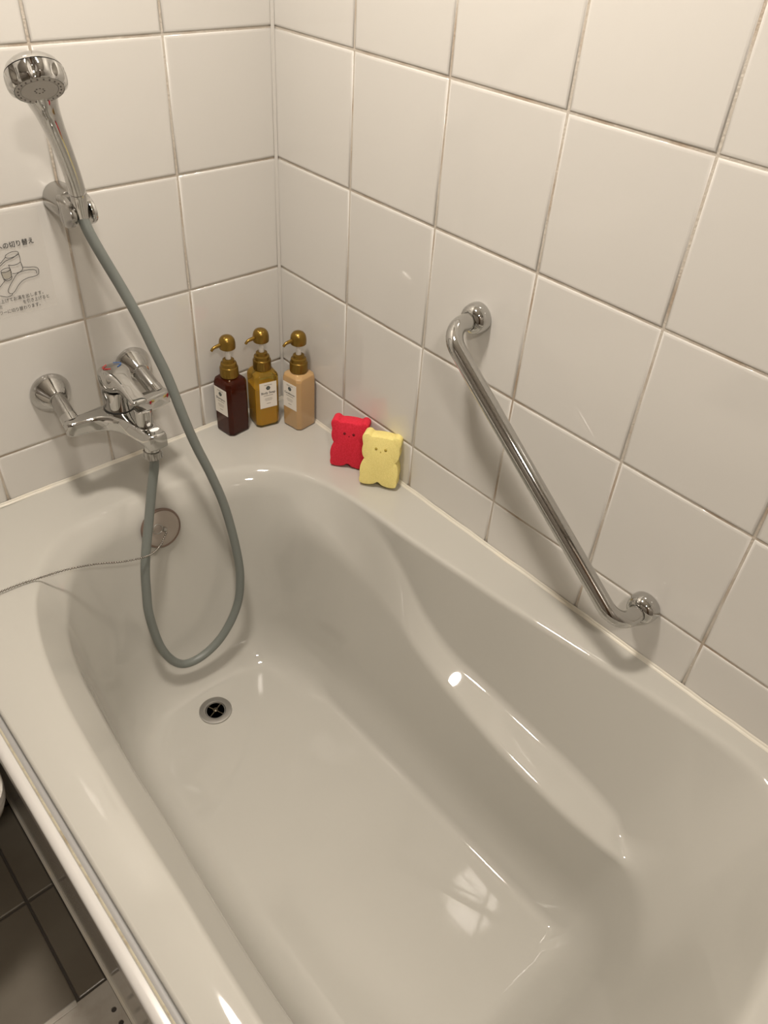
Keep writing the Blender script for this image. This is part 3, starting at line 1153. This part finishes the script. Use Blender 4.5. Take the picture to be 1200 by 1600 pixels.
def bottle(name, label, loc, rot, nozzle, glass, liquid, word, level):
    """local frame: label faces -Y; rot about Z; nozzle = world heading of the spout"""
    t = thing(name, label, 'bottle', loc, 'pump bottles in the tub corner')
    t.rotation_euler = (0, 0, rot)
    H = 0.0258
    V, F = prism_rings([(H - 0.004, 0.006, 0.0), (H - 0.001, 0.0065, 0.002), (H, 0.007, 0.006), (H, 0.007, 0.112), (H - 0.0015, 0.0075, 0.118),
                        (H - 0.006, 0.0085, 0.1225), (H - 0.0125, 0.0065, 0.1245), (H - 0.0125, 0.0065, 0.130)])
    o = pyd('body', V, F, glass, t, smooth=True)
    bv = o.modifiers.new('bevel', 'BEVEL')
    bv.width = 0.0012
    bv.segments = 2
    bv.limit_method = 'ANGLE'
    bv.angle_limit = math.radians(20)
    sharpen(o.data, 30)
    if liquid:
        g = H - 0.0022
        V, F = prism_rings([(g - 0.003, 0.006, 0.0035), (g, 0.0065, 0.007), (g, 0.0065, level)])
        pyd('liquid', V, F, liquid, t)
    ribs = lambda th, i: 1.0 + (0.018 * math.cos(30 * th) if 1 <= i <= 2 else 0)
    lathe_obj('collar', [(0.0170, 0.1245), (0.0178, 0.1255), (0.0178, 0.1435), (0.0173, 0.1450), (0.0160, 0.1462), (0.0158, 0.1510),
                         (0.0150, 0.1530), (0.0118, 0.1545), (0.0112, 0.1600), (0.0085, 0.1612), (0.0, 0.1612)], (0, 0, 0), (0, 0, 1), 'gold', t, 60, ribs)
    lathe_obj('stem', [(0.0052, 0.158), (0.0052, 0.171), (0.0042, 0.172), (0.0042, 0.186)], (0, 0, 0), (0, 0, 1), 'white_plastic', t, 20)
    hd = lathe_obj('pump_head', [(0.0, 0.1838), (0.0142, 0.1838), (0.0156, 0.1850), (0.0160, 0.1900), (0.0156, 0.1970), (0.0142, 0.2030), (0.0108, 0.2075),
                                 (0.0060, 0.2100), (0.0, 0.2107)], (0, 0, 0), (0, 0, 1), 'gold', t, 36)
    d = Vector((math.cos(nozzle - rot), math.sin(nozzle - rot), 0))
    zz = Vector((0, 0, 1))
    tube_obj('nozzle', catmull([d * 0.010 + zz * 0.1945, d * 0.020 + zz * 0.1935, d * 0.029 + zz * 0.1915, d * 0.0345 + zz * 0.1865], 5),
             [0.0042 - 0.0017 * k / 15 for k in range(16)], 'gold', hd, 12)
    # paper label with its printing
    lb = bm_obj('label', box_bm(-0.0183, 0.0183, -H - 0.0004, -H + 0.0002, 0.047, 0.105), 'paper', t)
    y = -H - 0.00055

    def put(me, x, z, m_, nm='lettering'):
        for v in me.vertices:
            v.co = Vector((v.co.x + x, 0, v.co.y + z))
        o_ = new_obj(nm, me, m_, lb)
        o_.location = (0, y, 0)
        return o_
    me, (a, b) = text_mesh(word, 0.0072 if len(word) < 10 else 0.0060, 1.0, 0.0001)
    put(me, -(a + b) / 2, 0.0795, 'ink')
    # crest: small six-petalled rosette
    bm_ = bmesh.new()
    cz = 0.0925
    for k in range(6):
        tt = 2 * PI * k / 6
        c = Vector((math.cos(tt) * 0.0027, 0, cz + math.sin(tt) * 0.0027))
        bm_.faces.new([bm_.verts.new(c + Vector((math.cos(q * PI / 5) * 0.0021, -0.00002 * k, math.sin(q * PI / 5) * 0.0021))) for q in range(10)])
    o_ = bm_obj('crest', bm_, 'crest_ink', lb)
    o_.location = (0, y, 0)
    # fine print too small to read: hairlines
    bm_ = bmesh.new()
    for (x0, x1, z, hh) in ((-0.0085, 0.0085, 0.0995, 0.0007), (-0.010, 0.010, 0.0755, 0.0007), (-0.008, 0.008, 0.0690, 0.0004), (-0.009, 0.009, 0.0665, 0.0004),
                            (-0.007, 0.007, 0.0640, 0.0004), (-0.0045, 0.0045, 0.0570, 0.0007)):
        bm_.faces.new([bm_.verts.new(p) for p in ((x0, 0, z - hh), (x1, 0, z - hh), (x1, 0, z + hh), (x0, 0, z + hh))])
    o_ = bm_obj('fine_print', bm_, 'faint_ink', lb)
    o_.location = (0, y, 0)
    o_['kind'] = 'stuff'
    return t


bottle('pump_bottle', 'dark brown pump bottle, leftmost of the three in the tub corner', (-0.1530, -0.0375, DECK), -PI / 2 + 0.12, PI * 0.98,
       'amber_glass', 'amber_liquid', 'Shampoo', 0.108)
bottle('pump_bottle', 'honey yellow pump bottle, middle of the three in the tub corner', (-0.0850, -0.0510, DECK), -0.20, PI * 0.98,
       'honey_glass', 'honey_liquid', 'Body Soap', 0.090)
bottle('pump_bottle', 'cream beige pump bottle, rightmost of the three against the long wall', (-0.0320, -0.1015, DECK), -PI / 2 + 0.14, PI * 0.98,
       'cream_bottle', None, 'Conditioner', 0.1)


# ------------------------------------------------------------------ bear-shaped sponges
def bear_outline():
    r = [(0.0, 0.0075), (0.008, 0.0025), (0.020, 0.0), (0.0315, 0.0015), (0.0340, 0.008), (0.0335, 0.015), (0.0345, 0.025), (0.0335, 0.036),
         (0.0302, 0.0455), (0.0276, 0.0488), (0.0306, 0.0525), (0.0330, 0.060), (0.0335, 0.068), (0.0326, 0.0755), (0.0338, 0.081), (0.0348, 0.087),
         (0.0338, 0.0930), (0.0290, 0.0965), (0.0235, 0.0965), (0.0180, 0.0928), (0.0110, 0.0936), (0.0, 0.0940)]
    pts = r + [(-x, z) for x, z in reversed(r[1:-1])]
    return pts


def sponge(name, label, p_left, p_right, lean, scale, thick, m_, hole):
    """front foot corners on the deck; the body leans back by lean"""
    a, b = Vector((*p_left, 0)), Vector((*p_right, 0))
    dx = (b - a).normalized()
    mid = (a + b) / 2
    t = thing(name, label, 'sponge', (mid.x, mid.y, DECK), 'bear-shaped bath sponges')
    ang = math.atan2(dx.y, dx.x)
    pts = bear_outline()
    bm = bmesh.new()
    per = catmull([Vector((x, 0, z)) for x, z in pts], 3, True)
    f = bm.faces.new([bm.verts.new(v * scale) for v in per])
    r = bmesh.ops.extrude_face_region(bm, geom=[f])
    for e in r['geom']:
        if isinstance(e, bmesh.types.BMVert):
            e.co.y += thick
    bm.normal_update()
    ed = [e for e in bm.edges if abs(e.verts[0].co.y - e.verts[1].co.y) < 1e-7]
    bmesh.ops.bevel(bm, geom=ed, offset=0.0022, segments=2, profile=0.5, affect='EDGES')
    ngons = [f for f in bm.faces if len(f.verts) > 4]
    bmesh.ops.triangulate(bm, faces=ngons)
    rot = Matrix.Rotation(ang, 4, 'Z') @ Matrix.Rotation(-lean, 4, 'X')
    bm.transform(rot)
    zmin = min(v.co.z for v in bm.verts)
    sh_ = Matrix.Translation((0, 0, -zmin))
    bm.transform(sh_)
    bm_obj('body', bm, m_, t, smooth=True, sharp=40)
    for ex in (-0.0085, 0.0085):
        V, F = lathe([(0.0028, -0.0004), (0.0026, 0.0010), (0.0, 0.0012)], Vector((ex, 0.0004, 0.0715)) * scale, (0, -1, 0), 14)
        V = [sh_ @ rot @ v for v in V]
        pyd('eye', V, F, hole, t, smooth=True)
    V, F = lathe([(0.0013, -0.0004), (0.0012, 0.0006), (0.0, 0.0007)], Vector((0, 0.0004, 0.0665)) * scale, (0, -1, 0), 10)
    pyd('nose', [sh_ @ rot @ v for v in V], F, hole, t, smooth=True)
    return t


sponge('bath_sponge', 'red bear-shaped bath sponge standing against the tiled wall', (-0.0765, -0.259), (-0.0335, -0.315), 0.10, 1.04, 0.031, 'sponge_red',
       'sponge_red_hole')
sponge('bath_sponge', 'pale yellow bear-shaped bath sponge in front of the red one', (-0.0710, -0.342), (-0.0300, -0.3985), 0.20, 1.07, 0.034,
       'sponge_yellow', 'sponge_yellow_hole')

# ------------------------------------------------------------------ instruction film on the tap wall
st = thing('instruction_sticker', 'clear sticker with black Japanese lettering and a tap drawing on the tiled wall', 'sticker', (-0.50, 0, 0.89))
ys = -0.0012
under(bm_obj('film', box_bm(-0.640, -0.4385, ys, -0.0007, 0.8350, 0.9890, 0), 'film'), st)
INKY = ys - 0.0003


def wall_text(body, x_right, z, size, width=None, x_left=None, bold=0.0, m_='ink'):
    me, (a, b) = text_mesh(body, size, 1.0, bold)
    k = 1.0
    if width:
        k = width / (b - a)
    x0 = (x_left - a * k) if x_left is not None else (x_right - b * k)
    for v in me.vertices:
        v.co = Vector((x0 + v.co.x * k, 0, z + v.co.y))
    o = new_obj('lettering', me, m_)
    o.location = (0, INKY, 0)
    return under(o, st)


wall_text('\u3078\u306e\u5207\u308a\u66ff\u3048', -0.4537, 0.9408, 0.0100, width=0.0560, bold=0.00010)
wall_text('\u3092\u4e0a\u3052\u3066\u304a\u6e6f\u3092\u51fa\u3057\u307e\u3059\u3002', -0.4570, 0.8597, 0.0068, width=0.0725)
wall_text('\u3092\u5f15\u304d\u4e0a\u3052\u308b\u3068', -0.4494, 0.8512, 0.0068, width=0.0415)
wall_text('\u30df', 0, 0.8516, 0.0068, x_left=-0.5275)
wall_text('\u30ef\u30fc\u306b\u5207\u308a\u66ff\u308f\u308a\u307e\u3059\u3002', -0.4655, 0.8420, 0.0068, width=0.0640)


def wall_line(pts, r=0.00042, per=6, closed=False, name='drawing_line'):
    p = catmull([Vector((x, INKY, z)) for x, z in pts], per, closed)
    if closed:
        p.append(p[0].copy())
    V, F = tube_geo(p, r, 6)
    V = [Vector((v.x, INKY + (v.y - INKY) * 0.3, v.z)) for v in V]
    return under(pyd(name, V, F, 'ink', None), st)


def ellipse(cx, cz, a, b, tilt=0.0, t0=0, t1=2 * PI, n=24):
    out = []
    for k in range(n + 1):
        t = t0 + (t1 - t0) * k / n
        x, z = a * math.cos(t), b * math.sin(t)
        out.append((cx + x * math.cos(tilt) - z * math.sin(tilt), cz + x * math.sin(tilt) + z * math.cos(tilt)))
    return out


# the printed tap: cap, lever, housing, arm, spout, diverter
wall_line(ellipse(-0.4900, 0.9295, 0.0102, 0.0040, 0.12), per=2)
wall_line([(-0.4800, 0.9305), (-0.4795, 0.9240), (-0.4800, 0.9165)])
wall_line([(-0.5000, 0.9280), (-0.5080, 0.9215), (-0.5200, 0.9150), (-0.5320, 0.9085)])
wall_line([(-0.4815, 0.9285), (-0.4900, 0.9245), (-0.5000, 0.9225), (-0.5110, 0.9165), (-0.5300, 0.9050)])
wall_line([(-0.4800, 0.9165), (-0.4850, 0.9140), (-0.4930, 0.9135), (-0.4985, 0.9155)])
wall_line([(-0.4985, 0.9155), (-0.4970, 0.9030)])
wall_line([(-0.4800, 0.9165), (-0.4790, 0.9060), (-0.4830, 0.9020), (-0.4900, 0.9005), (-0.4960, 0.9015)])
wall_line([(-0.4790, 0.9075), (-0.4700, 0.9055), (-0.4620, 0.9040), (-0.4570, 0.9010), (-0.4562, 0.8960), (-0.4590, 0.8910), (-0.4660, 0.8895), (-0.4740, 0.8895),
           (-0.4840, 0.8870), (-0.4920, 0.8810), (-0.4985, 0.8740), (-0.5035, 0.8710), (-0.5075, 0.8725), (-0.5085, 0.8770), (-0.5040, 0.8840), (-0.4975, 0.8910),
           (-0.4920, 0.8970), (-0.4850, 0.9010), (-0.4740, 0.9015), (-0.4640, 0.9000), (-0.4600, 0.8970), (-0.4600, 0.8930)])
wall_line([(-0.5035, 0.8710), (-0.5050, 0.8685), (-0.5110, 0.8675), (-0.5170, 0.8695), (-0.5220, 0.8720)])
wall_line(ellipse(-0.5045, 0.9085, 0.0072, 0.0028, 0.1), per=2)
wall_line([(-0.5117, 0.9080), (-0.5105, 0.8975), (-0.5060, 0.8945), (-0.5000, 0.8960), (-0.4980, 0.8990), (-0.4973, 0.9090)])
wall_line([(-0.5108, 0.8960), (-0.5060, 0.8920), (-0.4995, 0.8935), (-0.4975, 0.8975)])
wall_line([(-0.5090, 0.8935), (-0.5180, 0.8860), (-0.5300, 0.8760)])
cupf = [(-0.5115, 0.9070), (-0.5103, 0.8975), (-0.5060, 0.8950), (-0.5000, 0.8965), (-0.4980, 0.8990), (-0.4975, 0.9080), (-0.5045, 0.9060)]
under(pyd('drawing_tint', [(x, ys - 0.0001, z) for x, z in cupf], [tuple(range(len(cupf)))], 'cup_fill', None), st)

# ------------------------------------------------------------------ toilet beside the tub (only its front corner shows at the left edge)
wc = thing('toilet', 'rounded white toilet bowl overhanging the floor beside the tub panel', 'toilet', (-1.005, -0.27, 0.0))


def bowl_mesh(profile, cx, cy):
    """profile: (z, half width, front reach, back reach, squareness)"""
    n = 48
    V, F = [], []
    for z, w, fr, bk, e in profile:
        for k in range(n):
            t = 2 * PI * k / n
            c, q = math.cos(t), math.sin(t)
            V.append((cx + w * math.copysign(abs(c) ** e, c), cy + (fr if q < 0 else bk) * math.copysign(abs(q) ** e, q), z))
    for i in range(len(profile) - 1):
        for k in range(n):
            k2 = (k + 1) % n
            F.append((i * n + k, i * n + k2, (i + 1) * n + k2, (i + 1) * n + k))
    F.append(tuple(range(n)))
    F.append(tuple(range((len(profile) - 1) * n, len(profile) * n)))
    return V, F


V, F = bowl_mesh([(0.0, 0.085, 0.03, 0.18, 0.7), (0.02, 0.086, 0.032, 0.18, 0.7), (0.12, 0.080, 0.03, 0.18, 0.7), (0.20, 0.095, 0.06, 0.18, 0.65),
                  (0.27, 0.130, 0.125, 0.19, 0.55), (0.33, 0.168, 0.195, 0.19, 0.45), (0.37, 0.184, 0.230, 0.20, 0.26), (0.395, 0.187, 0.235, 0.20, 0.22),
                  (0.402, 0.184, 0.232, 0.20, 0.22)], -1.0, -0.27)
o = under(pyd('bowl', V, F, 'ceramic', None, smooth=True), wc)
sharpen(o.data, 50)
V, F = bowl_mesh([(0.4025, 0.184, 0.232, 0.15, 0.22), (0.406, 0.188, 0.237, 0.15, 0.22), (0.418, 0.188, 0.237, 0.15, 0.22), (0.426, 0.180, 0.228, 0.145, 0.24)],
                 -1.0, -0.27)
o = under(pyd('lid', V, F, 'ceramic', None, smooth=True), wc)
sharpen(o.data, 50)
under(bm_obj('tank', box_bm(-1.18, -0.83, -0.112, -0.002, 0.40, 0.74, 0.015, 3), 'ceramic', None, smooth=True, sharp=30), wc)

# ------------------------------------------------------------------ ceiling lamps
for i, ((lx, ly), lr, watts) in enumerate(LAMPS):
    t = thing('ceiling_lamp', ['round flush ceiling lamp above the tap end of the tub', 'round flush ceiling lamp above the floor by the door'][i], 'lamp',
              (lx, ly, CEIL), 'ceiling lamps')
    under(lathe_obj('trim_ring', [(lr + 0.018, -0.0005), (lr + 0.018, -0.008), (lr + 0.008, -0.012), (lr, -0.010), (lr - 0.002, -0.004)], (lx, ly, CEIL), (0, 0, 1),
                    'white_plastic', None, 48), t)
    glow('lamp_glow_%d' % i, 0.6 * watts / (PI * PI * lr * lr))
    under(lathe_obj('diffuser', [(lr, -0.003), (lr - 0.004, -0.006), (0, -0.006)], (lx, ly, CEIL), (0, 0, 1), 'lamp_glow_%d' % i, None, 48), t)
    ld = bpy.data.lights.new('ceiling_lamp_light', 'AREA')
    ld.shape = 'DISK'
    ld.size = lr * 2
    ld.energy = watts
    ld.color = LAMP_COL
    lo = bpy.data.objects.new('ceiling_lamp_light', ld)
    COL.objects.link(lo)
    lo.location = (lx, ly, CEIL - 0.014)
    under(lo, t)
